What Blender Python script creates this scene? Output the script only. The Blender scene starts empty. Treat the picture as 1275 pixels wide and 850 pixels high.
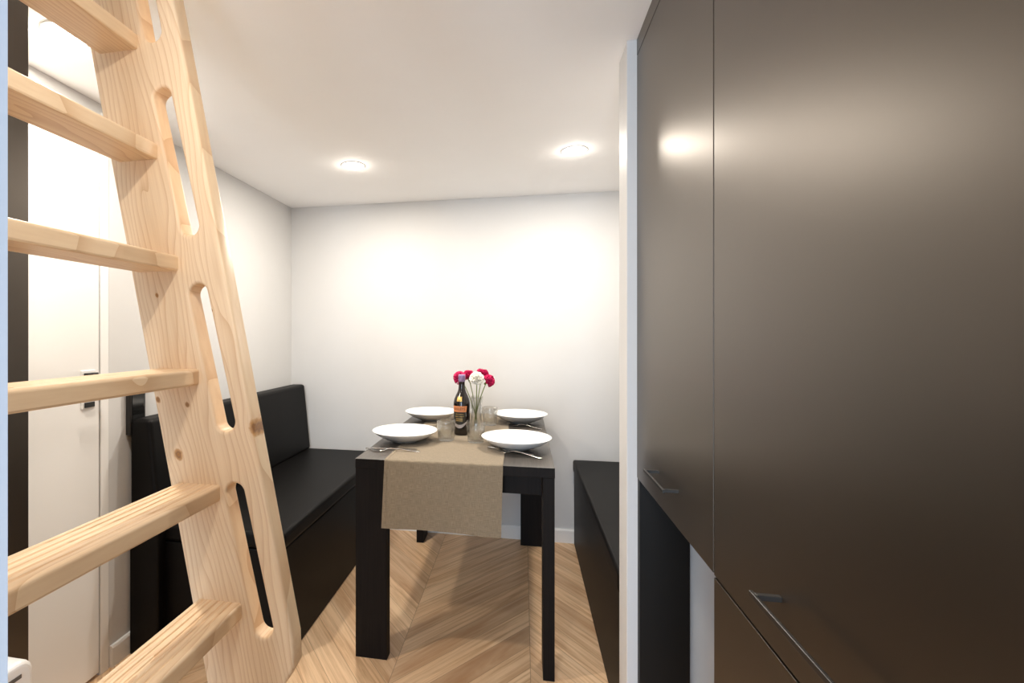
import bpy, bmesh, math, random
from mathutils import Vector, Matrix
random.seed(7)
S = bpy.context.scene
COL = S.collection
PI = math.pi

# ---------------------------------------------------------------- materials
def srgb(r, g, b):
    f = lambda c: (c/255)/12.92 if c/255 <= .04045 else (((c/255)+.055)/1.055)**2.4
    return (f(r), f(g), f(b), 1)

def new_mat(name):
    m = bpy.data.materials.new(name); m.use_nodes = True
    nt = m.node_tree
    return m, nt, nt.nodes['Principled BSDF']

class NB:
    """tiny node-building helper"""
    def __init__(s, nt): s.nt = nt
    def n(s, t, **kw):
        x = s.nt.nodes.new(t)
        for k, v in kw.items(): setattr(x, k, v)
        return x
    def put(s, sock, v):
        if hasattr(v, 'links') or isinstance(v, bpy.types.NodeSocket): s.nt.links.new(v, sock)
        else: sock.default_value = v
    def math(s, op, a, b=0.0, c=None, clamp=False):
        x = s.n('ShaderNodeMath', operation=op); x.use_clamp = clamp
        s.put(x.inputs[0], a); s.put(x.inputs[1], b)
        if c is not None: s.put(x.inputs[2], c)
        return x.outputs[0]
    def mix(s, fac, a, b, mode='MIX'):
        x = s.n('ShaderNodeMix', data_type='RGBA', blend_type=mode)
        s.put(x.inputs[0], fac); s.put(x.inputs[6], a); s.put(x.inputs[7], b)
        return x.outputs[2]
    def ramp(s, fac, stops):
        x = s.n('ShaderNodeValToRGB'); e = x.color_ramp.elements
        while len(e) < len(stops): e.new(.5)
        for el, (p, c) in zip(e, stops): el.position = p; el.color = c
        s.put(x.inputs[0], fac); return x.outputs[0]
    def noise(s, vec, scale, detail=3, rough=.5, dist=0):
        x = s.n('ShaderNodeTexNoise'); x.inputs['Scale'].default_value = scale
        x.inputs['Detail'].default_value = detail; x.inputs['Roughness'].default_value = rough
        x.inputs['Distortion'].default_value = dist
        if vec is not None: s.nt.links.new(vec, x.inputs['Vector'])
        return x.outputs['Fac']
    def obj(s): return s.n('ShaderNodeTexCoord').outputs['Object']
    def sep(s, v):
        x = s.n('ShaderNodeSeparateXYZ'); s.nt.links.new(v, x.inputs[0]); return x.outputs
    def comb(s, a, b, c):
        x = s.n('ShaderNodeCombineXYZ')
        for i, v in enumerate((a, b, c)): s.put(x.inputs[i], v)
        return x.outputs[0]
    def bump(s, h, strength, dist, bsdf):
        x = s.n('ShaderNodeBump'); x.inputs['Strength'].default_value = strength
        x.inputs['Distance'].default_value = dist
        s.nt.links.new(h, x.inputs['Height']); s.nt.links.new(x.outputs[0], bsdf.inputs['Normal'])

def plain(name, col, rough=.5, spec=.5, metal=0, bump=0, bscale=300, vary=.0, vscale=8):
    m, nt, b = new_mat(name); B = NB(nt)
    b.inputs['Roughness'].default_value = rough
    b.inputs['Specular IOR Level'].default_value = spec
    b.inputs['Metallic'].default_value = metal
    o = B.obj()
    n = B.noise(o, vscale, 3)
    lo = tuple(c*(1-vary) for c in col[:3])+(1,); hi = tuple(min(1, c*(1+vary)) for c in col[:3])+(1,)
    nt.links.new(B.ramp(n, [(.3, lo), (.7, hi)]), b.inputs['Base Color'])
    if bump:
        B.bump(B.noise(o, bscale, 2), bump, .001, b)
    return m

def pine(name, axis, knots=(), lean=0.0, seed=0.0, tint=1.0):
    """pale planed pine, grain running along `axis` ('Z' or 'Y')"""
    m, nt, b = new_mat(name); B = NB(nt)
    x, y, z = B.sep(B.obj())
    if axis == 'Z':
        u = B.math('ADD', x, B.math('MULTIPLY', z, lean)); v = z; w = y
    else:
        u = x; v = y; w = z
    loc = B.n('ShaderNodeObjectInfo').outputs['Random']
    u = B.math('ADD', u, B.math('MULTIPLY', loc, 3.7))
    u = B.math('ADD', u, seed)
    # knots bend the grain around them
    kn = 0.0; bend = 0.0
    for (kx, kz, r) in knots:
        kx = kx+.6; ku = kx + kz*lean if axis == 'Z' else kx
        base = B.math('ADD', x, B.math('MULTIPLY', z, lean)) if axis == 'Z' else x
        du = B.math('SUBTRACT', base, ku); dv = B.math('MULTIPLY', B.math('SUBTRACT', v, kz), .8)
        d = B.math('SQRT', B.math('ADD', B.math('MULTIPLY', du, du), B.math('MULTIPLY', dv, dv)))
        dn = B.math('ADD', d, B.math('MULTIPLY', B.math('SUBTRACT', B.noise(B.obj(), 120, 2), .5), r*.5))
        k = B.math('SUBTRACT', 1.0, B.math('DIVIDE', dn, r), clamp=True)
        kn = B.math('MAXIMUM', kn, k)
        q = B.math('DIVIDE', du, B.math('ADD', B.math('MULTIPLY', B.math('DIVIDE', d, r*2.2), B.math('DIVIDE', d, r*2.2)), 1.0))
        bend = B.math('ADD', bend, B.math('MULTIPLY', q, -.75))
    ub = B.math('ADD', u, bend)
    warp = B.noise(B.comb(B.math('MULTIPLY', ub, 9), B.math('MULTIPLY', v, 1.6), w), 1.0, 2, .5)
    ring = B.math('ADD', B.math('MULTIPLY', ub, 75), B.math('MULTIPLY', warp, 11))
    fr = B.math('FRACT', ring)
    line = B.math('POWER', fr, 4.0)
    fine = B.noise(B.comb(B.math('MULTIPLY', ub, 420), B.math('MULTIPLY', v, 7), B.math('MULTIPLY', w, 60)), 1.0, 3, .6)
    big = B.noise(B.comb(B.math('MULTIPLY', ub, 14), B.math('MULTIPLY', v, 1.2), w), 1.0, 2)
    c1 = srgb(243, 218, 185); c2 = srgb(229, 200, 163); c3 = srgb(198, 154, 110)
    col = B.mix(B.math('MULTIPLY', big, .8), c1, c2)
    col = B.mix(B.math('MULTIPLY', line, .55), col, c3)
    col = B.mix(B.math('MULTIPLY', B.math('SUBTRACT', fine, .4, clamp=True), .8), col, c3)
    if knots:
        halo = B.ramp(kn, [(0, (0, 0, 0, 1)), (.25, (.75, .75, .75, 1)), (1, (1, 1, 1, 1))])
        kc = B.ramp(kn, [(0.0, srgb(190, 135, 70)), (.35, srgb(176, 122, 58)), (.55, srgb(120, 72, 30)), (.8, srgb(165, 112, 55))])
        col = B.mix(halo, col, kc)
    nt.links.new(col, b.inputs['Base Color'])
    b.inputs['Roughness'].default_value = .42
    b.inputs['Specular IOR Level'].default_value = .35
    B.bump(fine, .08, .001, b)
    return m

def make_floor_mat():
    m, nt, b = new_mat('oak_chevron'); B = NB(nt)
    x, y, z = B.sep(B.obj())
    W = .49; X0 = -.463; K = 1.16; P = .128
    c = B.math('DIVIDE', B.math('SUBTRACT', x, X0), W)
    ci = B.math('FLOOR', c); fu = B.math('SUBTRACT', c, ci)
    par = B.math('MODULO', B.math('ADD', ci, 100.0), 2.0)          # 0 -> planks climb to the right
    sg = B.math('SUBTRACT', 1.0, B.math('MULTIPLY', par, 2.0))
    u = B.math('MULTIPLY', B.math('SUBTRACT', fu, .5), W)
    t = B.math('SUBTRACT', y, B.math('MULTIPLY', B.math('MULTIPLY', sg, u), K))
    t = B.math('DIVIDE', B.math('ADD', t, .018), P)
    ti = B.math('FLOOR', t); ft = B.math('SUBTRACT', t, ti)
    wn = B.n('ShaderNodeTexWhiteNoise', noise_dimensions='2D')
    nt.links.new(B.comb(ti, ci, 0), wn.inputs['Vector'])
    rnd = wn.outputs['Value']
    al = B.math('ADD', B.math('MULTIPLY', B.math('MULTIPLY', u, sg), .65), B.math('MULTIPLY', y, .76))
    ac = B.math('SUBTRACT', B.math('MULTIPLY', y, .65), B.math('MULTIPLY', B.math('MULTIPLY', u, sg), .76))
    off = B.math('MULTIPLY', rnd, 37.0)
    g = B.noise(B.comb(B.math('ADD', B.math('MULTIPLY', al, 2.2), off), B.math('MULTIPLY', ac, 60), ci), 1.0, 5, .65, .6)
    g2 = B.noise(B.comb(B.math('ADD', B.math('MULTIPLY', al, 1.3), off), B.math('MULTIPLY', ac, 14), ci), 1.0, 3, .6, 1.2)
    base = B.ramp(rnd, [(0, srgb(196, 158, 122)), (.3, srgb(224, 187, 147)), (.75, srgb(231, 197, 158)), (1, srgb(178, 140, 106))])
    col = B.mix(B.math('MULTIPLY', B.ramp(g, [(.38, (1, 1, 1, 1)), (.60, (0, 0, 0, 1))]), .75), base, srgb(174, 131, 92))
    col = B.mix(B.math('MULTIPLY', B.ramp(g2, [(.4, (0, 0, 0, 1)), (.7, (1, 1, 1, 1))]), .45), col, srgb(235, 205, 170))
    e1 = B.math('LESS_THAN', B.math('MINIMUM', ft, B.math('SUBTRACT', 1.0, ft)), .012)
    e2 = B.math('LESS_THAN', B.math('MINIMUM', fu, B.math('SUBTRACT', 1.0, fu)), .0025)
    j = B.math('MAXIMUM', e1, e2)
    col = B.mix(B.math('MULTIPLY', j, .55), col, srgb(110, 86, 64))
    nt.links.new(col, b.inputs['Base Color'])
    b.inputs['Roughness'].default_value = .38
    b.inputs['Specular IOR Level'].default_value = .4
    B.bump(g, .05, .002, b)
    return m

def make_linen(name, c1, c2):
    m, nt, b = new_mat(name); B = NB(nt)
    o = B.obj(); x, y, z = B.sep(o)
    s = B.math('ADD', y, B.math('MULTIPLY', z, -1.0))
    a = B.math('SINE', B.math('MULTIPLY', x, 2*PI/.0022)); c = B.math('SINE', B.math('MULTIPLY', s, 2*PI/.0022))
    n1 = B.noise(B.comb(B.math('MULTIPLY', x, 900), B.math('MULTIPLY', s, 40), 0), 1.0, 2)
    n2 = B.noise(B.comb(B.math('MULTIPLY', x, 40), B.math('MULTIPLY', s, 900), 3), 1.0, 2)
    n = B.math('ADD', B.math('MULTIPLY', n1, .5), B.math('MULTIPLY', n2, .5))
    nt.links.new(B.ramp(n, [(.36, c1), (.64, c2)]), b.inputs['Base Color'])
    b.inputs['Roughness'].default_value = .85
    b.inputs['Specular IOR Level'].default_value = .2
    b.inputs['Sheen Weight'].default_value = .15
    h = B.math('ADD', B.math('MULTIPLY', B.math('ADD', a, c), .25), n)
    B.bump(h, .35, .0006, b)
    return m

def make_dark_wood(name, rough, spec, lo=(.0025, .0015, .0012, 1), hi=(.008, .0055, .0045, 1)):
    m, nt, b = new_mat(name); B = NB(nt)
    x, y, z = B.sep(B.obj())
    n = B.noise(B.comb(B.math('MULTIPLY', x, 160), B.math('MULTIPLY', y, 5), B.math('MULTIPLY', z, 5)), 1.0, 4, .6)
    nt.links.new(B.ramp(n, [(.3, lo), (.7, hi)]), b.inputs['Base Color'])
    b.inputs['Roughness'].default_value = rough
    b.inputs['Specular IOR Level'].default_value = spec
    B.bump(n, .06, .001, b)
    return m

def make_glass(name, keep=.30):
    """clear thin glass: mostly straight-through, part refracting, Fresnel reflections"""
    m, nt, b = new_mat(name); B = NB(nt)
    b.inputs['Transmission Weight'].default_value = 1
    b.inputs['IOR'].default_value = 1.45
    b.inputs['Roughness'].default_value = 0
    out = nt.nodes['Material Output']
    tr = B.n('ShaderNodeBsdfTransparent'); tr.inputs[0].default_value = (.97, .975, .97, 1)
    gl = B.n('ShaderNodeBsdfGlossy'); gl.inputs['Roughness'].default_value = .02
    lw = B.n('ShaderNodeLayerWeight'); lw.inputs['Blend'].default_value = .5
    fr = B.math('ADD', B.math('MULTIPLY', B.math('POWER', lw.outputs['Facing'], 4.0), .45), .035)
    m1 = B.n('ShaderNodeMixShader'); nt.links.new(fr, m1.inputs[0]); nt.links.new(tr.outputs[0], m1.inputs[1]); nt.links.new(gl.outputs[0], m1.inputs[2])
    m2 = B.n('ShaderNodeMixShader'); m2.inputs[0].default_value = keep
    nt.links.new(m1.outputs[0], m2.inputs[1]); nt.links.new(b.outputs[0], m2.inputs[2])
    nt.links.new(m2.outputs[0], out.inputs['Surface'])
    return m

def make_emit(name, col, strength):
    m, nt, b = new_mat(name)
    b.inputs['Base Color'].default_value = (.9, .9, .9, 1)
    b.inputs['Emission Color'].default_value = col
    b.inputs['Emission Strength'].default_value = strength
    return m

M = {}
M['paint'] = plain('white_wall_paint', (.615, .61, .603, 1), .55, .3, bump=.04, bscale=500, vary=.006)
M['charcoal'] = plain('reflection_cut_dark', (.06, .058, .055, 1), .7, .2, bump=.03, bscale=500, vary=.02)  # dark tone invented for unseen walls, to weaken reflections in the black furniture
M['ceilpaint'] = plain('white_ceiling_paint', (.955, .95, .945, 1), .75, .2, bump=.03, bscale=400, vary=.005)
M['gloss'] = plain('white_satin_joinery', (.82, .81, .79, 1), .35, .45, vary=.004)
M['jamb'] = plain('white_jamb_cool_light', (.33, .352, .388, 1), .5, .3, vary=.01)  # white jamb board, with dim bluish daylight put into its colour
M['floor'] = make_floor_mat()
M['cab'] = plain('satin_black_cabinet', (.0032, .0024, .0018, 1), .40, .8, bump=.015, bscale=900, vary=.05, vscale=3)
b_ = M['cab'].node_tree.nodes['Principled BSDF']; b_.inputs['Coat Weight'].default_value = .45; b_.inputs['Coat Roughness'].default_value = .37; b_.inputs['Specular Tint'].default_value = (1, .84, .68, 1); b_.inputs['Coat Tint'].default_value = (1, .9, .8, 1); b_.inputs['Coat IOR'].default_value = 1.55
M['cabcarcass'] = plain('black_cabinet_carcass', (.004, .0035, .003, 1), .5, .3, vary=.05)
M['blackmetal'] = plain('black_metal', (.012, .0105, .0095, 1), .38, .5, metal=.0, vary=.05)
M['leather'] = plain('black_leatherette', (.0022, .0017, .0015, 1), .5, .17, bump=.12, bscale=700, vary=.12, vscale=30)
M['wenge'] = make_dark_wood('wenge_veneer', .55, .15)
M['wengetop'] = make_dark_wood('wenge_laminate_sheen', .36, 1.0, (.038, .031, .025, 1), (.085, .072, .059, 1))  # laminate top, base colour lightened to stand in for its grazing sheen
M['linen'] = make_linen('taupe_linen', srgb(116, 104, 87), srgb(148, 134, 113))
M['porcelain'] = plain('white_porcelain', (.83, .82, .80, 1), .12, .5, vary=.002)
M['steel'] = plain('stainless_steel', (.62, .60, .57, 1), .18, .5, metal=1, vary=.03)
M['brushed'] = plain('brushed_steel', (.45, .43, .40, 1), .32, .5, metal=1, vary=.03)
M['glass'] = make_glass('clear_glass')
M['bottleglass'] = plain('dark_bottle_glass', (.012, .008, .006, 1), .08, .6, vary=.1)
M['capfoil'] = plain('lilac_foil', srgb(150, 125, 165), .35, .5, metal=.3, vary=.04)
M['gold'] = plain('gold_print', srgb(214, 178, 105), .35, .5, metal=.5, vary=.06)
M['orange'] = plain('copper_label', srgb(205, 130, 82), .5, .4, vary=.08, vscale=90)
M['labeldark'] = plain('dark_label', srgb(38, 34, 24), .5, .4, vary=.2, vscale=150)
M['silver'] = plain('silver_label', srgb(175, 165, 160), .4, .4, metal=.2, vary=.1, vscale=90)
M['ink'] = plain('brown_ink', srgb(58, 22, 14), .6, .3, vary=.05)
M['pinkpetal'] = plain('magenta_petals', srgb(196, 25, 88), .6, .3, vary=.25, vscale=120)
M['whitepetal'] = plain('white_petals', srgb(244, 240, 228), .6, .3, vary=.03, vscale=120)
M['stem'] = plain('green_stem', srgb(112, 128, 62), .5, .4, vary=.2, vscale=60)
M['plastic'] = plain('white_plastic', (.80, .79, .77, 1), .35, .5, vary=.004)
M['grille'] = plain('grey_grille', (.10, .09, .085, 1), .5, .4, vary=.05)
M['diffuser'] = make_emit('lamp_diffuser', (1, .93, .82, 1), 14)
M['screen'] = plain('black_glass_panel', (.006, .006, .006, 1), .08, .6, vary=.05)
M['alu'] = plain('pale_frame', (.7, .7, .7, 1), .4, .5, vary=.02)
LEAN = .2085
KN = [(-.686, .976, .0105), (-.666, 1.078, .0055), (-.736, 1.30, .0045), (-.515, 1.035, .016), (-.752, 1.866, .006),
      (-.612, 1.268, .0035), (-.733, 1.086, .006), (-.625, .625, .005)]
M['pine_z'] = pine('planed_pine_upright', 'Z', KN, LEAN)
M['pine_y'] = pine('planed_pine_tread', 'Y', [], 0, seed=.31)

# ---------------------------------------------------------------- geometry helpers
def link(name, bm, mat, parent=None, smooth=False, bevel=0, seg=2, sub=0, angle=35):
    bmesh.ops.recalc_face_normals(bm, faces=bm.faces)
    me = bpy.data.meshes.new(name); bm.to_mesh(me); bm.free()
    o = bpy.data.objects.new(name, me); COL.objects.link(o)
    mats = mat if isinstance(mat, (list, tuple)) else [mat]
    for mm in mats: me.materials.append(mm)
    if parent is not None: o.parent = parent
    if smooth: me.polygons.foreach_set('use_smooth', [True]*len(me.polygons))
    if bevel:
        md = o.modifiers.new('bevel', 'BEVEL'); md.width = bevel; md.segments = seg
        md.limit_method = 'ANGLE'; md.angle_limit = math.radians(angle); md.harden_normals = False
    if sub:
        md = o.modifiers.new('sub', 'SUBSURF'); md.levels = sub; md.render_levels = sub
    return o

def thing(name, label, cat, loc=(0, 0, 0), group=None):
    o = bpy.data.objects.new(name, None); COL.objects.link(o)
    o.location = loc; o.empty_display_size = .05
    o['label'] = label; o['category'] = cat
    if group: o['group'] = group
    return o
def tag(o, label, cat, group=None):
    o['label'] = label; o['category'] = cat
    if group: o['group'] = group
    return o
def struct(o, label=None, cat=None):
    o['kind'] = 'structure'
    if label: o['label'] = label
    if cat: o['category'] = cat
    return o

def box(x0, x1, y0, y1, z0, z1, bm=None):
    bm = bm or bmesh.new()
    vs = [bm.verts.new((x, y, z)) for z in (z0, z1) for y in (y0, y1) for x in (x0, x1)]
    for f in ((0, 1, 3, 2), (4, 6, 7, 5), (0, 4, 5, 1), (2, 3, 7, 6), (0, 2, 6, 4), (1, 5, 7, 3)):
        bm.faces.new([vs[i] for i in f])
    return bm

def prism(pts, axis, a, b, bm=None):
    """extrude a polygon of 2D points along an axis. axis 'Y': pts are (x,z); 'X': (y,z); 'Z': (x,y)"""
    bm = bm or bmesh.new()
    def P(p, t):
        return {'Y': (p[0], t, p[1]), 'X': (t, p[0], p[1]), 'Z': (p[0], p[1], t)}[axis]
    A = [bm.verts.new(P(p, a)) for p in pts]; Bv = [bm.verts.new(P(p, b)) for p in pts]
    n = len(pts)
    bm.faces.new(A); bm.faces.new(Bv[::-1])
    for i in range(n):
        bm.faces.new((A[i], A[(i+1) % n], Bv[(i+1) % n], Bv[i]))
    return bm

def lathe(prof, n=48, bm=None, c=(0, 0, 0), closed=False):
    bm = bm or bmesh.new(); rings = []
    for r, z in prof:
        if r < 1e-6: rings.append([bm.verts.new((c[0], c[1], c[2]+z))])
        else: rings.append([bm.verts.new((c[0]+r*math.cos(2*PI*i/n), c[1]+r*math.sin(2*PI*i/n), c[2]+z)) for i in range(n)])
    pairs = list(zip(rings, rings[1:]))
    if closed: pairs.append((rings[-1], rings[0]))
    for a, b in pairs:
        for i in range(n):
            j = (i+1) % n
            if len(a) == 1 and len(b) == 1: continue
            if len(a) == 1: bm.faces.new((a[0], b[i], b[j]))
            elif len(b) == 1: bm.faces.new((a[i], a[j], b[0]))
            else: bm.faces.new((a[i], a[j], b[j], b[i]))
    return bm

def tube(path, rad, n=8, bm=None):
    bm = bm or bmesh.new(); rings = []
    path = [Vector(p) for p in path]
    rads = rad if isinstance(rad, (list, tuple)) else [rad]*len(path)
    for i, p in enumerate(path):
        d = (path[min(i+1, len(path)-1)]-path[max(i-1, 0)]).normalized()
        up = Vector((0, 0, 1)) if abs(d.z) < .9 else Vector((1, 0, 0))
        s = d.cross(up).normalized(); t = d.cross(s).normalized()
        rings.append([bm.verts.new(p+(s*math.cos(2*PI*k/n)+t*math.sin(2*PI*k/n))*rads[i]) for k in range(n)])
    for a, b in zip(rings, rings[1:]):
        for k in range(n): bm.faces.new((a[k], a[(k+1) % n], b[(k+1) % n], b[k]))
    bm.faces.new(rings[0][::-1]); bm.faces.new(rings[-1])
    return bm

# ---------------------------------------------------------------- room shell
XL, XR, YB, YR, ZC = -1.488, .925, 2.926, -2.05, 2.045
struct(link('floor', box(XL-.1, XR+.1, YR-.1, YB+.1, -.08, 0), M['floor']))
struct(link('ceiling', box(XL-.1, XR+.1, YR-.1, YB+.1, ZC, ZC+.08), M['ceilpaint']))
struct(link('wall_back', box(XL-.1, XR+.1, YB, YB+.1, 0, ZC), M['paint']))
struct(link('wall_right', box(XR, XR+.1, .30, YB, 0, ZC), M['paint']))
struct(link('wall_right_dark', box(XR, XR+.1, YR, .30, 0, ZC), M['charcoal']))  # unseen rear part of the right wall, made dark to cut reflections
# left wall with the opening of the flush door
DY0, DY1, DZ = .70, 1.472, 2.0
bm = box(XL-.1, XL, YR, DY0, 0, ZC); box(XL-.1, XL, DY1+.004, YB, 0, ZC, bm); box(XL-.1, XL, DY0, DY1+.004, DZ+.004, ZC, bm)
struct(link('wall_left', bm, M['paint']))
# unseen rear wall, darkened to cut reflections, with a window opening added for daylight
WX0, WX1, WZ0, WZ1 = -1.2, .2, .06, 1.95
bm = box(XL, WX0, YR-.1, YR, 0, ZC); box(WX1, XR, YR-.1, YR, 0, ZC, bm)
box(WX0, WX1, YR-.1, YR, 0, WZ0, bm); box(WX0, WX1, YR-.1, YR, WZ1, ZC, bm)
struct(link('wall_rear', bm, M['charcoal']))
wn = thing('window_1', 'unseen white framed window opening without a pane, added behind the viewer for daylight', 'window', (WX0, YR, WZ0)); wn['kind'] = 'structure'
def loc_bm(bm, o):
    bmesh.ops.translate(bm, verts=bm.verts, vec=-Vector(o.location)); return bm
bm = box(WX0, WX0+.05, YR-.08, YR-.02, WZ0, WZ1); box(WX1-.05, WX1, YR-.08, YR-.02, WZ0, WZ1, bm)
box(WX0+.05, WX1-.05, YR-.08, YR-.02, WZ0, WZ0+.05, bm); box(WX0+.05, WX1-.05, YR-.08, YR-.02, WZ1-.05, WZ1, bm)
box(-.525, -.475, YR-.08, YR-.02, WZ0+.05, WZ1-.05, bm)
link('window_frame', loc_bm(bm, wn), M['gloss'], wn)

def baseboard(name, pts_xy, axis, a, b):
    # profile with a chamfered top
    return struct(link(name, prism(pts_xy, axis, a, b), M['gloss']))
prof = lambda d, s: [(d, 0), (d+s*.013, 0), (d+s*.013, .070), (d+s*.009, .078), (d, .078)]
baseboard('baseboard_back', prof(YB, -1), 'X', XL+.014, XR)
baseboard('baseboard_left', prof(XL, 1), 'Y', DY1+.045, YB)

# flush white door with black lever plate and floor gap
dr = thing('door_1', 'flush white door with small black handle in left wall behind the ladder', 'door', (XL, DY0, 0)); dr['kind'] = 'structure'
link('door_leaf', loc_bm(box(XL-.045, XL-.001, DY0+.003, DY1+.001, .012, DZ), dr), M['gloss'], dr, bevel=.0015)
bm = box(XL-.0028, XL+.003, 1.400, 1.456, .962, 1.094)
link('handle_plate', loc_bm(bm, dr), M['gloss'], dr, bevel=.001)
bm = box(XL+.0032, XL+.022, 1.408, 1.450, 1.068, 1.086); 
hd = link('door_handle', loc_bm(bm, dr), M['blackmetal'], dr, bevel=.002)
hd['label'] = 'black lever handle'
bm = tube([(XL+.024, 1.428, 1.077), (XL+.042, 1.428, 1.077), (XL+.047, 1.418, 1.077), (XL+.047, 1.345, 1.077)], .004, 8)
link('lever', loc_bm(bm, dr), M['blackmetal'], dr, smooth=True)
bm = box(XL+.0032, XL+.008, 1.410, 1.448, .966, .984)
link('lock_plate', loc_bm(bm, dr), M['blackmetal'], dr, bevel=.001)
# door lining beside the leaf
struct(link('trim_1', box(XL+.0003, XL+.0035, DY1+.0042, DY1+.038, 0, ZC-.03), M['gloss'], bevel=.0015))

# partition stub and its jamb board, on the right behind the kitchen unit
PX0 = .287
struct(link('wall_partition', box(PX0+.0015, XR-.001, 1.4765, 1.545, 0, ZC-.001), M['paint']))
struct(link('trim_2', box(PX0, XR-.001, 1.430, 1.475, 0, ZC-.001), M['paint'], bevel=.0012))
# door jamb near the viewer on the left
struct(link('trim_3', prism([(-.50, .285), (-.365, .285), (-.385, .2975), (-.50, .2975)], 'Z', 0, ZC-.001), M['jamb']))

# ---------------------------------------------------------------- kitchen cabinets on the right
XC = .313
def handle(y0, y1, z, door):
    x = XC-.032
    bm = box(x, x+.0045, y0, y1, z-.0035, z+.0035)
    h = link('handle', loc_bm(bm, root_of(door)), M['blackmetal'], door, bevel=.0008)
    for yy in (y0+.0045, y1-.0125):
        link('handle_post', loc_bm(box(x+.0040, XC+.001, yy, yy+.0075, z-.0033, z+.0033), root_of(door)), M['blackmetal'], door, bevel=.0006)
    return h
def root_of(o):
    while o.parent: o = o.parent
    return o
ZA, ZF = .821, 1.995
uc = thing('upper_cabinet', 'black wall cabinet with lower bar handle, beside the white partition end', 'cabinet', (XC, 1.15, ZA))
link('carcass', loc_bm(box(XC+.021, XR-.004, .8785, 1.4285, ZA, 2.006), uc), M['cabcarcass'], uc)
d = link('door', loc_bm(box(XC, XC+.019, .8795, 1.4265, ZA, ZF), uc), M['cab'], uc, bevel=.0008)
handle(1.056, 1.216, .898, d)
tc = thing('tall_cabinet', 'tall black kitchen cabinet with wide door nearest the viewer on the right', 'cabinet', (XC, .6, 0))
link('carcass', loc_bm(box(XC+.021, XR-.004, .310, .8765, .03, 2.006), tc), M['cabcarcass'], tc)
d = link('door', loc_bm(box(XC, XC+.019, .311, .8755, .8195, ZF), tc), M['cab'], tc, bevel=.0008)
handle(.474, .674, .893, d)
link('drawer', loc_bm(box(XC, XC+.019, .311, .8755, .032, .8155), tc), M['cab'], tc, bevel=.0008)
tag(link('filler_panel', box(XC, XC+.018, .310, 1.4285, 1.9985, ZC-.0015), M['cab'], bevel=.0006),
    'long narrow black filler strip between the cabinet doors and the ceiling', 'panel')
tag(link('support_panel', box(XC+.002, XC+.130, 1.405, 1.4285, 0, ZA-.001), M['cabcarcass'], bevel=.0008),
    'narrow upright black board under the wall cabinet, against the white partition', 'panel')

# ---------------------------------------------------------------- benches
def cushion(x0, x1, y0, y1, z0, z1, r, origin):
    bm = box(x0, x1, y0, y1, z0, z1)
    bmesh.ops.translate(bm, verts=bm.verts, vec=-Vector(origin)); return bm
bl = thing('bench', 'long black upholstered bench with backrest along the left wall behind the ladder', 'bench', (-1.2, 2.26, 0))
link('base', cushion(-1.472, -.866, 1.635, 2.910, 0, .424, 0, bl.location), M['leather'], bl, bevel=.006)
link('seat_cushion', cushion(-1.474, -.858, 1.630, 2.9115, .4245, .489, 0, bl.location), M['leather'], bl, bevel=.018, seg=4)
pts = [(-1.474, .486), (-1.344, .486), (-1.386, .897), (-1.474, .897)]
link('backrest', loc_bm(prism(pts, 'Y', 1.592, 2.9115), bl), M['leather'], bl, bevel=.016, seg=4)
link('back_panel', loc_bm(box(-1.474, -1.35, 1.592, 1.634, 0.0, .49), bl), M['leather'], bl, bevel=.006)
br = thing('bench', 'black upholstered bench at the right of the table, behind the white partition', 'bench', (.6, 2.2, 0))
link('base', cushion(.293, .915, 1.555, 2.910, 0, .424, 0, br.location), M['leather'], br, bevel=.005)
link('seat_cushion', cushion(.286, .918, 1.550, 2.9115, .4245, .491, 0, br.location), M['leather'], br, bevel=.012, seg=4)
pts = [(.918, .488), (.790, .488), (.830, .897), (.918, .897)]
link('backrest', loc_bm(prism(pts, 'Y', 1.550, 2.9115), br), M['leather'], br, bevel=.016, seg=4)

# ---------------------------------------------------------------- dining table
TX0, TX1, TY0, TY1, TZ = -.624, .111, 1.740, 2.885, .750
tb = thing('dining_table', 'dark brown wooden dining table with slab legs between the two benches', 'table', ((TX0+TX1)/2, (TY0+TY1)/2, 0))
tt = link('tabletop', loc_bm(box(TX0, TX1, TY0, TY1, .714, TZ), tb), [M['wenge'], M['wengetop']], tb, bevel=.0012)
for p in tt.data.polygons: p.material_index = 1 if p.normal.z > .9 else 0
for (x0, x1, y0, y1) in ((TX0+.001, TX0+.124, TY0+.001, TY0+.043), (TX1-.041, TX1-.001, TY0+.001, TY0+.124),
                         (TX0+.011, TX0+.053, TY1-.125, TY1-.001), (TX1-.124, TX1-.001, TY1-.053, TY1-.010)):
    link('leg', loc_bm(box(x0, x1, y0, y1, 0, .7135), tb), M['wenge'], tb, bevel=.0012)
bm = box(TX0+.04, TX1-.045, TY0+.058, TY0+.078, .634, .7135)
link('apron', loc_bm(bm, tb), M['wenge'], tb, bevel=.001)
link('apron', loc_bm(box(TX0+.06, TX1-.06, TY1-.078, TY1-.058, .634, .7135), tb), M['wenge'], tb, bevel=.001)
link('apron', loc_bm(box(TX0+.014, TX0+.034, TY0+.080, TY1-.127, .634, .7135), tb), M['wenge'], tb, bevel=.001)
link('apron', loc_bm(box(TX1-.034, TX1-.014, TY0+.126, TY1-.08, .634, .7135), tb), M['wenge'], tb, bevel=.001)

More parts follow.
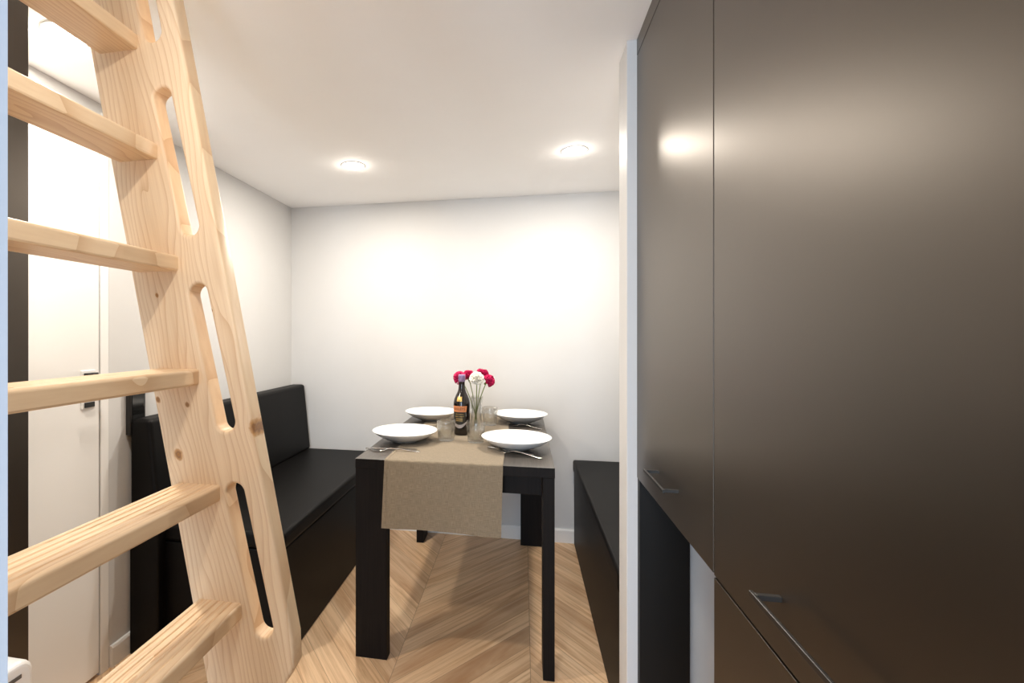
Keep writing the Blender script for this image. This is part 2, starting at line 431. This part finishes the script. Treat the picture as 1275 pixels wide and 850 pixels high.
# table runner: lies on the top and hangs down at the near end
bm = bmesh.new()
RX0, RX1 = -.508, -.070
path = [(TY1-.03 - i*(TY1-.03-TY0-.004)/40, TZ+.0014) for i in range(41)]
for k in range(1, 6):
    a = k/5*PI/2
    path.append((TY0+.004-.008*math.sin(a), TZ+.0014-.008*(1-math.cos(a))))
zz = path[-1][1]
for k in range(1, 29): path.append((TY0-.0045, zz-k*(zz-.495)/28))
NX = 40; grid = []
for r, (y, z) in enumerate(path):
    row = []
    hang = max(0, r-46)/28
    for i in range(NX+1):
        t = i/NX; x = RX0+(RX1-RX0)*t
        x += -.004*hang*(t < .02)+(-.006*hang)
        yy = y
        if hang > 0:
            yy -= hang*(.0035*math.sin(t*7.5+.6)+.0045+.0015*math.sin(t*17))
            z2 = z + hang*(.004-.010*t*.0) + hang*.003*math.sin(t*5)
        else: z2 = z
        row.append(bm.verts.new((x, yy, z2)))
    grid.append(row)
for a, b in zip(grid, grid[1:]):
    for i in range(NX): bm.faces.new((a[i], a[i+1], b[i+1], b[i]))
rn = thing('table_runner', 'taupe linen runner along the table, hanging over its near end', 'table runner', (-.29, TY0, TZ))
o = link('cloth', loc_bm(bm, rn), M['linen'], rn, smooth=True)
md = o.modifiers.new('thick', 'SOLIDIFY'); md.thickness = .0012; md.offset = 1
# folded hems: narrow second layer along both sides and the hanging end
bm = bmesh.new()
me = o.data; k = 0
W = NX+1
co = [v.co.copy() for v in me.vertices]
def strip(rws, cls):
    vm = {}
    for r in rws:
        for c in cls:
            p = co[r*W+c].copy()
            n = Vector((0, 0, 1)) if r <= 40 else (Vector((0, -1, 0)) if r >= 46 else Vector((0, -.7, .7)))
            vm[(r, c)] = bm.verts.new(p+n*.0014)
    for r in rws[:-1]:
        for c in cls[:-1]:
            bm.faces.new((vm[(r, c)], vm[(r, c+1)], vm[(r+1, c+1)], vm[(r+1, c)]))
R_ = len(path)
strip(list(range(R_)), [0, 1]); strip(list(range(R_)), [NX-1, NX]); strip([R_-3, R_-2, R_-1], list(range(1, NX)))
h = link('hem', bm, M['linen'], rn)
md = h.modifiers.new('thick', 'SOLIDIFY'); md.thickness = .001; md.offset = 1

# ---------------------------------------------------------------- tableware
ZT = TZ+.0028        # on the runner
prof = [(0, .0105), (.050, .0105), (.066, .0115), (.085, .0165), (.108, .0270), (.126, .0375), (.138, .0460), (.1415, .0480), (.1430, .0475),
        (.1415, .0450), (.128, .0345), (.108, .0215), (.085, .0110), (.066, .0065), (.058, .0050), (.056, .0), (.050, .0), (.048, .0045), (0, .0050)]
plates = [(-.510, 2.064, 'white deep plate at the near left of the table'),
          (-.027, 2.014, 'white deep plate at the near right of the table'),
          (-.494, 2.601, 'white deep plate at the far left of the table, behind the near left one'),
          (-.014, 2.608, 'white deep plate at the far right of the table, by the wall')]
p0 = None
for i, (x, y, lab) in enumerate(plates):
    if p0 is None:
        p0 = o = link('plate', lathe(prof, 96), M['porcelain'], smooth=True)
    else:
        o = p0.copy(); COL.objects.link(o)
    o.location = (x, y, ZT); tag(o, lab, 'plate', 'four white plates laid on the table')

# glass tumblers: thick base, cut facets
def tumbler(r0=.0355, r1=.0415, h=.090):
    n = 40; bm = bmesh.new()
    def ring(r, z, cut=0):
        return [bm.verts.new(((r-cut*(.5+.5*math.cos(8*2*PI*i/n)))*math.cos(2*PI*i/n), (r-cut*(.5+.5*math.cos(8*2*PI*i/n)))*math.sin(2*PI*i/n), z)) for i in range(n)]
    rings = [ring(r0-.004, 0), ring(r0, .003), ring(r0+.0012, .012, .0022), ring((r0+r1)/2, .045, .0022), ring(r1-.0008, .064, .0018), ring(r1, .070), ring(r1, h-.001),
             ring(r1-.001, h), ring(r1-.002, h-.001), ring(r1-.0024, .05), ring(r0-.002, .016), ring(r0-.008, .0125)]
    for a, b in zip(rings, rings[1:]):
        for i in range(n): bm.faces.new((a[i], a[(i+1) % n], b[(i+1) % n], b[i]))
    bm.faces.new(rings[0][::-1]); bm.faces.new(rings[-1])
    return bm
g0 = None
for x, y, lab in [(-.333, 2.103, 'cut glass tumbler on the runner, left of the bottle'),
                  (-.201, 2.092, 'cut glass tumbler on the runner, in front of the flower vase'),
                  (-.168, 2.500, 'cut glass tumbler behind the vase, touching distance from the far right plate')]:
    if g0 is None: g0 = o = link('tumbler', tumbler(), M['glass'], smooth=True)
    else: o = g0.copy(); COL.objects.link(o)
    o.location = (x, y, ZT+.0002); tag(o, lab, 'drinking glass', 'cut glass tumblers on the table')

# liqueur bottle
BX, BY = -.281, 2.243
bt = thing('liqueur_bottle', 'dark brown liqueur bottle with lilac cap and copper label, on the runner', 'bottle', (BX, BY, ZT))
prof = [(0, .004), (.026, .003), (.033, .0), (.0362, .004), (.0370, .012), (.0385, .10), (.0392, .134), (.0385, .150), (.0350, .166), (.0270, .184), (.0200, .198), (.0160, .212), (.0145, .228),
        (.0140, .246), (.0150, .248), (.0150, .252), (.0135, .254), (.0135, .262), (0, .262)]
body = link('body', lathe(prof, 64), M['bottleglass'], bt, smooth=True)
cap = link('cap', lathe([(.0142, .246), (.0160, .2465), (.0163, .275), (.0155, .2785), (0, .279)], 48), M['capfoil'], bt, smooth=True)
def brad(z):
    pr = [(.0370, .012), (.0385, .10), (.0392, .134), (.0385, .150), (.0350, .166), (.0270, .184)]
    for (r0, z0), (r1, z1) in zip(pr, pr[1:]):
        if z0 <= z <= z1: return r0+(r1-r0)*(z-z0)/(z1-z0)
    return .037
A0 = math.radians(-101)          # the label faces the near end, turned a little to the left
def curved_label(zlo, zhi, half, off, nz=14, ns=24, shape=None):
    bm = bmesh.new(); rows = []
    for j in range(nz+1):
        z = zlo+(zhi-zlo)*j/nz
        hw = half*(shape(j/nz) if shape else 1)
        rows.append([bm.verts.new(((brad(z)+off)*math.cos(A0+s/.038), (brad(z)+off)*math.sin(A0+s/.038), z)) for s in [hw*(2*i/ns-1) for i in range(ns+1)]])
    for a, b in zip(rows, rows[1:]):
        for i in range(ns): bm.faces.new((a[i], a[i+1], b[i+1], b[i]))
    return bm
oval = lambda t: max(.05, math.sqrt(max(0, 1-(2*t-1)**2)))
lb = link('label', curved_label(.046, .112, .030, .0005, shape=lambda t: .75+.25*oval(t)), M['labeldark'], bt, smooth=True)
band = link('label_band', curved_label(.1085, .136, .036, .0009, shape=lambda t: .92+.08*t), M['orange'], bt, smooth=True); band['label'] = 'copper name band'
nb = link('neck_badge', curved_label(.157, .178, .013, .0008), M['gold'], bt, smooth=True); nb['label'] = 'small gold badge on shoulder'
# silver arc under the label
bm = bmesh.new(); rows = []
for i in range(29):
    t = -1+2*i/28; s = .036*t
    zc = .042+.022*t*t
    rows.append([bm.verts.new(((brad(max(.013, zc+dz))+.0010)*math.cos(A0+s/.038), (brad(max(.013, zc+dz))+.0010)*math.sin(A0+s/.038), zc+dz)) for dz in (-.008*(1-.6*t*t), 0, .008*(1-.6*t*t))])
for a, b in zip(rows, rows[1:]):
    for i in range(2): bm.faces.new((a[i], b[i], b[i+1], a[i+1]))
link('label_scroll', bm, M['silver'], bt, smooth=True)
def lettering(txt, size, zc, mat, off, name='lettering', stretch=1.0):
    cu = bpy.data.curves.new('tmp_text', 'FONT'); cu.body = txt; cu.size = size; cu.align_x = 'CENTER'; cu.align_y = 'CENTER'
    to = bpy.data.objects.new('tmp_text', cu); COL.objects.link(to)
    bpy.context.view_layer.update()
    dg = bpy.context.evaluated_depsgraph_get()
    me = bpy.data.meshes.new_from_object(to.evaluated_get(dg))
    bpy.data.objects.remove(to); bpy.data.curves.remove(cu)
    bm = bmesh.new(); bm.from_mesh(me); bpy.data.meshes.remove(me)
    for v in bm.verts:
        s = v.co.x*stretch; z = zc+v.co.y; r = brad(z)+off
        v.co = Vector((r*math.cos(A0+s/.038), r*math.sin(A0+s/.038), z))
    return link(name, bm, mat, bt)
lettering('BAILEYS', .0155, .1225, M['ink'], .0013)
lettering('THE ORIGINAL', .0062, .098, M['gold'], .0010)
lettering('IRISH CREAM', .0072, .088, M['gold'], .0010)
bm = bmesh.new()
for zc in (.079, .0735, .068):
    rows = []
    for i in range(13):
        s = .016*(2*i/12-1)
        rows.append([bm.verts.new(((brad(zc)+.001)*math.cos(A0+s/.038), (brad(zc)+.001)*math.sin(A0+s/.038), zc+dz)) for dz in (-.0008, .0008)])
    for a, b in zip(rows, rows[1:]): bm.faces.new((a[0], b[0], b[1], a[1]))
link('label_line', bm, M['gold'], bt)

# glass vase with carnations
VX, VY = -.226, 2.375
vs = thing('vase', 'slim clear glass vase holding the flowers, behind the bottle', 'vase', (VX, VY, ZT))
link('body', lathe([(0, 0), (.026, 0), (.029, .003), (.0285, .03), (.026, .075), (.0275, .120), (.033, .158), (.0335, .160), (.0315, .159), (.0262, .120), (.0246, .075), (.0270, .03), (.026, .012), (0, .012)], 48),
     M['glass'], vs, smooth=True)
def carnation(name, hx, hy, hz, foot, r, mat, lab, tilt):
    t = thing(name, lab, 'flower', (VX+foot[0], VY+foot[1], ZT+.0145), 'carnations standing in the glass vase')
    head = Vector((hx, hy, hz)); f = Vector(t.location)
    mid = f.lerp(head, .55)+Vector((-.25*(head.x-f.x), -.2*(head.y-f.y), 0))
    pts = []
    for i in range(13):
        u = i/12; pts.append((f*(1-u)**2+mid*2*u*(1-u)+head*u*u)-f)
    link('stem', tube(pts, .0023, 7), M['stem'], t, smooth=True)
    ax = (pts[-1]-pts[-3]).normalized()*.5+Vector(tilt); ax.normalize()
    q = Vector((0, 0, 1)).rotation_difference(ax)
    c = pts[-1]
    # calyx
    bm = lathe([(0, -.020), (.004, -.019), (.0062, -.008), (.0075, .002), (0, .003)], 12)
    bmesh.ops.transform(bm, matrix=Matrix.Translation(c+ax*.006) @ q.to_matrix().to_4x4(), verts=bm.verts)
    link('calyx', bm, M['stem'], t, smooth=True)
    # ruffled petals packed into a pompom
    r *= 1.04
    bm = bmesh.new(); rnd = random.Random(int(abs(hx)*9000+hz*3000))
    N = 46
    for k in range(N):
        cz = 1-1.35*(k+.5)/N
        az = k*2.39996+rnd.uniform(-.2, .2)
        el = math.asin(max(-1, min(1, cz)))
        L = r*rnd.uniform(.86, 1.08)
        rot = Matrix.Rotation(az, 3, 'Z') @ Matrix.Rotation(-el, 3, 'Y') @ Matrix.Rotation(rnd.uniform(-.5, .5), 3, 'X')
        nu, nv = 5, 7; g = []
        for i in range(nu):
            u = i/(nu-1); row = []
            for jj in range(nv):
                v = jj/(nv-1)*2-1
                wd = r*.50*(.12+.88*u)
                ruf = .0050*u*u*math.sin(v*8+k*1.7)
                row.append(bm.verts.new(rot @ Vector((L*(.10+.90*u)*(1-.10*v*v*u), v*wd, ruf)) + Vector((0, 0, r*.28))))
            g.append(row)
        for a_, b_ in zip(g, g[1:]):
            for jj in range(nv-1): bm.faces.new((a_[jj], a_[jj+1], b_[jj+1], b_[jj]))
    bmesh.ops.transform(bm, matrix=Matrix.Translation(c+ax*.006) @ q.to_matrix().to_4x4(), verts=bm.verts)
    b = link('bloom', bm, mat, t, smooth=True)
    md = b.modifiers.new('thick', 'SOLIDIFY'); md.thickness = .0008
    return t
carnation('carnation', -.294, 2.350, .994, (.010, -.008), .031, M['pinkpetal'], 'magenta carnation at the left, half hidden behind the bottle cap', (-.4, -.2, .3))
carnation('carnation', -.266, 2.424, .992, (.004, .010), .031, M['pinkpetal'], 'magenta carnation just right of the bottle cap', (-.1, .1, .5))
carnation('carnation', -.219, 2.340, .990, (.000, -.012), .034, M['whitepetal'], 'large white carnation in the middle of the bunch', (.0, -.6, .5))
carnation('carnation', -.203, 2.418, 1.001, (-.006, .011), .032, M['pinkpetal'], 'magenta carnation at the top, behind the white one', (.05, .1, .6))
carnation('carnation', -.175, 2.360, .984, (-.012, .000), .029, M['pinkpetal'], 'magenta carnation at the right, drooping', (.6, -.1, .2))

# cutlery
def fork():
    t = thing('fork', 'x', 'fork')
    # handle: along +X from 0 (end) to -.2 (tines), tapering, arched
    def strip_bm(stations, th):
        bm = bmesh.new(); rings = []
        for (x, w, z) in stations:
            rings.append([bm.verts.new(p) for p in ((x, -w/2, z), (x, w/2, z), (x, w/2*.8, z+th), (x, -w/2*.8, z+th))])
        for a, b in zip(rings, rings[1:]):
            for i in range(4): bm.faces.new((a[i], a[(i+1) % 4], b[(i+1) % 4], b[i]))
        bm.faces.new(rings[0][::-1]); bm.faces.new(rings[-1]); return bm
    link('handle', strip_bm([(.098, .006, .0005), (.095, .013, .0003), (.08, .0145, .001), (.05, .0115, .004), (.01, .007, .0085), (-.02, .006, .010), (-.038, .008, .006)], .0024), M['steel'], t, smooth=False, bevel=.0007)
    link('neck', strip_bm([(-.0375, .008, .006), (-.046, .018, .0022), (-.056, .023, .0006), (-.064, .0235, .0008)], .0018), M['steel'], t, bevel=.0006)
    for k in range(4):
        y = (k-1.5)*.0062
        bm = bmesh.new(); rings = []
        for (x, w, z) in [(-.0635, .0044, .0008), (-.08, .0036, .0022), (-.095, .003, .0046), (-.106, .0016, .0072)]:
            rings.append([bm.verts.new(p) for p in ((x, y-w/2, z), (x, y+w/2, z), (x, y+w/2, z+.0016), (x, y-w/2, z+.0016))])
        for a, b in zip(rings, rings[1:]):
            for i in range(4): bm.faces.new((a[i], a[(i+1) % 4], b[(i+1) % 4], b[i]))
        bm.faces.new(rings[0][::-1]); bm.faces.new(rings[-1])
        link('tine', bm, M['steel'], t)
    return t
def knife():
    t = thing('knife', 'x', 'knife')
    pts = [(.105, -.004), (.108, 0), (.105, .004), (.02, .0075), (.005, .005), (.005, -.005), (.02, -.0075)]
    link('handle', prism([(.108, -.003), (.109, .003), (.09, .0065), (.03, .006), (.0, .0045), (.0, -.0045), (.03, -.006), (.09, -.0065)], 'Z', 0, .0042), M['steel'], t, bevel=.0012)
    link('blade', prism([(.0005, -.0042), (.0005, .0042), (-.02, .0095), (-.07, .0095), (-.098, .004), (-.105, -.004), (-.09, -.0065)], 'Z', .0008, .0024), M['steel'], t, bevel=.0004)
    return t
def dup(t):
    r = t.copy(); COL.objects.link(r)
    for ch in t.children:
        c = ch.copy(); COL.objects.link(c); c.parent = r
    return r
F0, K0 = fork(), knife()
def place(src, first, p_tip, p_end, lab, grp, z):
    o = src if first else dup(src)
    mx = Vector(((p_tip[0]+p_end[0])/2, (p_tip[1]+p_end[1])/2, z))
    o.location = mx; o.rotation_euler = (0, 0, math.atan2(p_end[1]-p_tip[1], p_end[0]-p_tip[0]))
    o['label'] = lab; o['group'] = grp
    return o
gf, gk = 'forks laid on the table', 'knives laid on the table'
place(F0, True, (-.105, 1.957), (.079, 1.853), 'steel fork in front of the near right plate, its tines on the runner', gf, ZT)
place(F0, False, (-.598, 1.862), (-.400, 1.876), 'steel fork in front of the near left plate, crossing the runner edge', gf, ZT)
place(F0, False, (-.078, 2.536), (.104, 2.420), 'steel fork in front of the far right plate', gf, ZT)
place(K0, True, (-.440, 1.905), (-.606, 1.888), 'steel knife under the rim of the near left plate, handle past the runner', gk, ZT+.0002)
place(K0, False, (-.135, 2.000), (.030, 1.906), 'steel knife under the rim of the near right plate, behind the fork', gk, ZT+.0002)
place(K0, False, (-.360, 2.415), (-.565, 2.405), 'steel knife in front of the far left plate', gk, ZT+.0002)

# ---------------------------------------------------------------- loft ladder
LY0, LY1 = .865, .905          # far stringer, near and far face
XB = lambda z: -.7706-.2116*(z-1.22)          # back edge
XF = lambda z: -.5590-.2045*(z-1.22)          # front edge
ld = thing('loft_ladder', 'pale pine loft ladder with hand slots in its side, leaning at the left', 'ladder', (-.6, .62, 0))
def slot_pts(c0, c1, w, n=14):
    """stadium outline between two centres (x,z)"""
    a = Vector(c0); b = Vector(c1); d = (b-a).normalized(); s = Vector((-d.y, d.x))
    out = []
    for i in range(n+1):
        t = PI*i/n; out.append(a+s*(w/2)*math.cos(t)-d*(w/2)*math.sin(t))
    for i in range(n+1):
        t = PI*i/n; out.append(b-s*(w/2)*math.cos(t)+d*(w/2)*math.sin(t))
    return out
def stringer(y0, y1):
    outline = [Vector((XB(0), 0)), Vector((-.520, 0)), Vector((-.520, .36)), Vector((-.508, .43)), Vector((-.482, .500)), Vector((-.448, .549)), Vector((-.435, .575)), Vector((XF(.63)+.001, .63))]
    zt = 2.035
    outline += [Vector((XF(zt), zt)), Vector((XB(zt), zt))]
    # slots: (centre top, centre bottom)
    sl = []
    for zt_, zb_ in ((1.725, 1.419), (1.322, 1.026), (.925, .625)):
        f = lambda z: -.0505+XF(z)-.012
        sl.append(((f(zt_), zt_-.020), (f(zb_), zb_+.020)))
    f = lambda z: -.0505+XF(z)-.012
    sl.append(((f(1.985), 1.985), (f(1.84), 1.840)))
    loops = [outline]+[slot_pts(a, b, .040) for a, b in sl]
    # flat outline with holes -> solid with rounded arrises
    cu = bpy.data.curves.new('tmp_plank', 'CURVE'); cu.dimensions = '2D'; cu.fill_mode = 'BOTH'
    R = .006
    cu.extrude = (y1-y0)/2-R; cu.bevel_depth = R; cu.bevel_resolution = 3; cu.offset = -R
    for lp in loops:
        sp = cu.splines.new('POLY'); sp.points.add(len(lp)-1); sp.use_cyclic_u = True
        for p, q in zip(sp.points, lp): p.co = (q[0], q[1], 0, 1)
    to = bpy.data.objects.new('tmp_plank', cu); COL.objects.link(to)
    bpy.context.view_layer.update()
    me = bpy.data.meshes.new_from_object(to.evaluated_get(bpy.context.evaluated_depsgraph_get()))
    bpy.data.objects.remove(to); bpy.data.curves.remove(cu)
    bm = bmesh.new(); bm.from_mesh(me); bpy.data.meshes.remove(me)
    bmesh.ops.remove_doubles(bm, verts=bm.verts, dist=1e-5)
    for v in bm.verts: v.co = Vector((v.co.x, (y0+y1)/2+v.co.z, v.co.y))
    return bm
def finish_stringer(y0, y1):
    bm = stringer(y0, y1)
    return link('stringer', loc_bm(bm, ld), M['pine_z'], ld)
NY0, NY1 = .2985, .335
# object origin of every ladder part stays at the ladder's base; the wood pattern is placed in that frame
finish_stringer(LY0, LY1)
finish_stringer(NY0, NY1)
for k in range(1, 9):
    z = .23*k
    xf = -.6385-.205*(z-1.144); d = .094; xb = xf-d; th = .032
    # cross-section with five shallow grooves on the walking face and a rounded front edge
    pts = [(xb+.003, z-th), (xf-.004, z-th), (xf-.001, z-th+.001), (xf, z-th+.004)]
    for a in (0, 22.5, 45, 67.5, 90):
        pts.append((xf-.006+.006*math.cos(math.radians(a)), z-.006+.006*math.sin(math.radians(a))))
    xs = xf-.016
    for g in range(5):
        pts += [(xs, z), (xs-.0016, z-.0022), (xs-.0042, z-.0022), (xs-.0058, z)]
        xs -= .0155
    pts += [(xb+.004, z), (xb+.001, z-.001), (xb, z-.004), (xb, z-th+.003)]
    link('tread', loc_bm(prism(pts, 'Y', NY1-.008, LY0+.010), ld), M['pine_y'], ld)

# ---------------------------------------------------------------- things at the far left
wd = thing('wardrobe', 'tall black cupboard at the left edge, behind the ladder treads', 'cupboard', (-1.3, .65, 0))
link('carcass', loc_bm(box(-1.484, -1.171, .345, .9445, .0, 2.04), wd), M['cabcarcass'], wd)
link('door', loc_bm(box(-1.170, -1.150, .345, .9450, .03, 2.04), wd), M['cab'], wd, bevel=.001)
ht = thing('heater', 'white rounded electric heater on the floor in front of the black cupboard', 'heater', (-1.09, .6, 0))
bm = bmesh.new()
pts = []
for a in range(0, 91, 15):
    pts.append((.885-.035+.035*math.cos(math.radians(a)), .517-.035+.035*math.sin(math.radians(a))))
for a in range(90, 181, 15):
    pts.append((.42+.035+.035*math.cos(math.radians(a)), .517-.035+.035*math.sin(math.radians(a))))
pts += [(.42, .05), (.885, .05)]
link('body', loc_bm(prism(pts, 'X', -1.140, -1.060), ht), M['plastic'], ht, bevel=.012, seg=4)
bm = bmesh.new()
for i in range(7): box(-1.0605, -1.0585, .46, .855, .482-.030*i, .490-.030*i, bm)
link('vent', loc_bm(bm, ht), M['grille'], ht)
for y in (.50, .79):
    link('foot', loc_bm(box(-1.142, -1.052, y-.02, y+.02, 0, .055), ht), M['plastic'], ht, bevel=.006)
wp = thing('wall_panel', 'small upright black glossy panel on the left wall above the bench end', 'panel', (XL, 1.63, .92))
link('frame', loc_bm(box(XL+.0005, XL+.022, 1.588, 1.664, .835, 1.058), wp), M['blackmetal'], wp, bevel=.003)
link('glass', loc_bm(box(XL+.0215, XL+.0235, 1.596, 1.656, .843, 1.050), wp), M['screen'], wp, bevel=.001)

# ---------------------------------------------------------------- downlights
WARM = (1, .92, .81)
def downlight(x, y, lab, power):
    t = thing('downlight', lab, 'ceiling light', (x, y, ZC), 'round recessed ceiling downlights')
    link('trim_ring', lathe([(.052, -.0005), (.058, -.0005), (.0585, -.002), (.057, -.0035), (.054, -.004), (.052, -.0035)], 48, closed=True), M['gloss'], t, smooth=True)
    link('diffuser', lathe([(0, -.0045), (.046, -.0045), (.0522, -.0030), (.0522, -.0008), (0, -.0008)], 48), M['diffuser'], t, smooth=True)
    L = bpy.data.lights.new('downlight_lamp', 'AREA'); L.shape = 'DISK'; L.size = .085; L.energy = power; L.color = WARM; L.spread = math.radians(180)
    lo = bpy.data.objects.new('downlight_lamp', L); COL.objects.link(lo); lo.location = (0, 0, -.008); lo.parent = t
    P = bpy.data.lights.new('downlight_glow', 'POINT'); P.shadow_soft_size = .022; P.energy = power*.035; P.color = WARM
    po = bpy.data.objects.new('downlight_glow', P); COL.objects.link(po); po.location = (0, 0, -.034); po.parent = t
    return t
PW = 8.1
downlight(-.815, 2.243, 'round recessed downlight in the ceiling above the left bench', PW)
downlight(.227, 2.243, 'round recessed downlight in the ceiling above the table, right side', PW)
downlight(-1.231, 1.115, 'round recessed downlight at the upper left, half hidden by the top tread', PW)
downlight(-.26, .42, 'unseen ceiling lamp added overhead to brighten the ladder', PW*.43)  # unseen lamp, added to lift the ladder face and treads

# daylight through the unseen window opening added behind the viewer
L = bpy.data.lights.new('window_daylight', 'AREA'); L.shape = 'RECTANGLE'; L.size = WX1-WX0; L.size_y = WZ1-WZ0; L.energy = 58; L.color = (.70, .84, 1)
lo = bpy.data.objects.new('window_daylight', L); COL.objects.link(lo)
lo.location = ((WX0+WX1)/2, YR-.12, (WZ0+WZ1)/2); lo.rotation_euler = (PI/2, 0, 0)
w = bpy.data.worlds.new('world'); S.world = w; w.use_nodes = True
w.node_tree.nodes['Background'].inputs[0].default_value = (.6, .75, 1, 1)
w.node_tree.nodes['Background'].inputs[1].default_value = .6

# ---------------------------------------------------------------- camera
cam = bpy.data.cameras.new('camera'); co_ = bpy.data.objects.new('camera', cam); COL.objects.link(co_)
cam.sensor_fit = 'HORIZONTAL'; cam.sensor_width = 36; cam.lens = 600/1275*36
cam.shift_x = (637.5-538.4)/1275; cam.shift_y = -(425-416)/1275
cam.clip_start = .02
co_.location = (0, 0, 1.22); co_.rotation_euler = (PI/2, 0, math.atan(112.6/600))
S.camera = co_
S.view_settings.view_transform = 'Standard'; S.view_settings.look = 'None'
S.view_settings.gamma = 1; S.view_settings.use_curve_mapping = False
S.view_settings.exposure = 0.81
S.cycles.max_bounces = 10; S.cycles.diffuse_bounces = 6; S.cycles.glossy_bounces = 4; S.cycles.transmission_bounces = 8
S.cycles.use_denoising = True
S.cycles.sample_clamp_indirect = 6
S.cycles.caustics_reflective = False; S.cycles.caustics_refractive = False
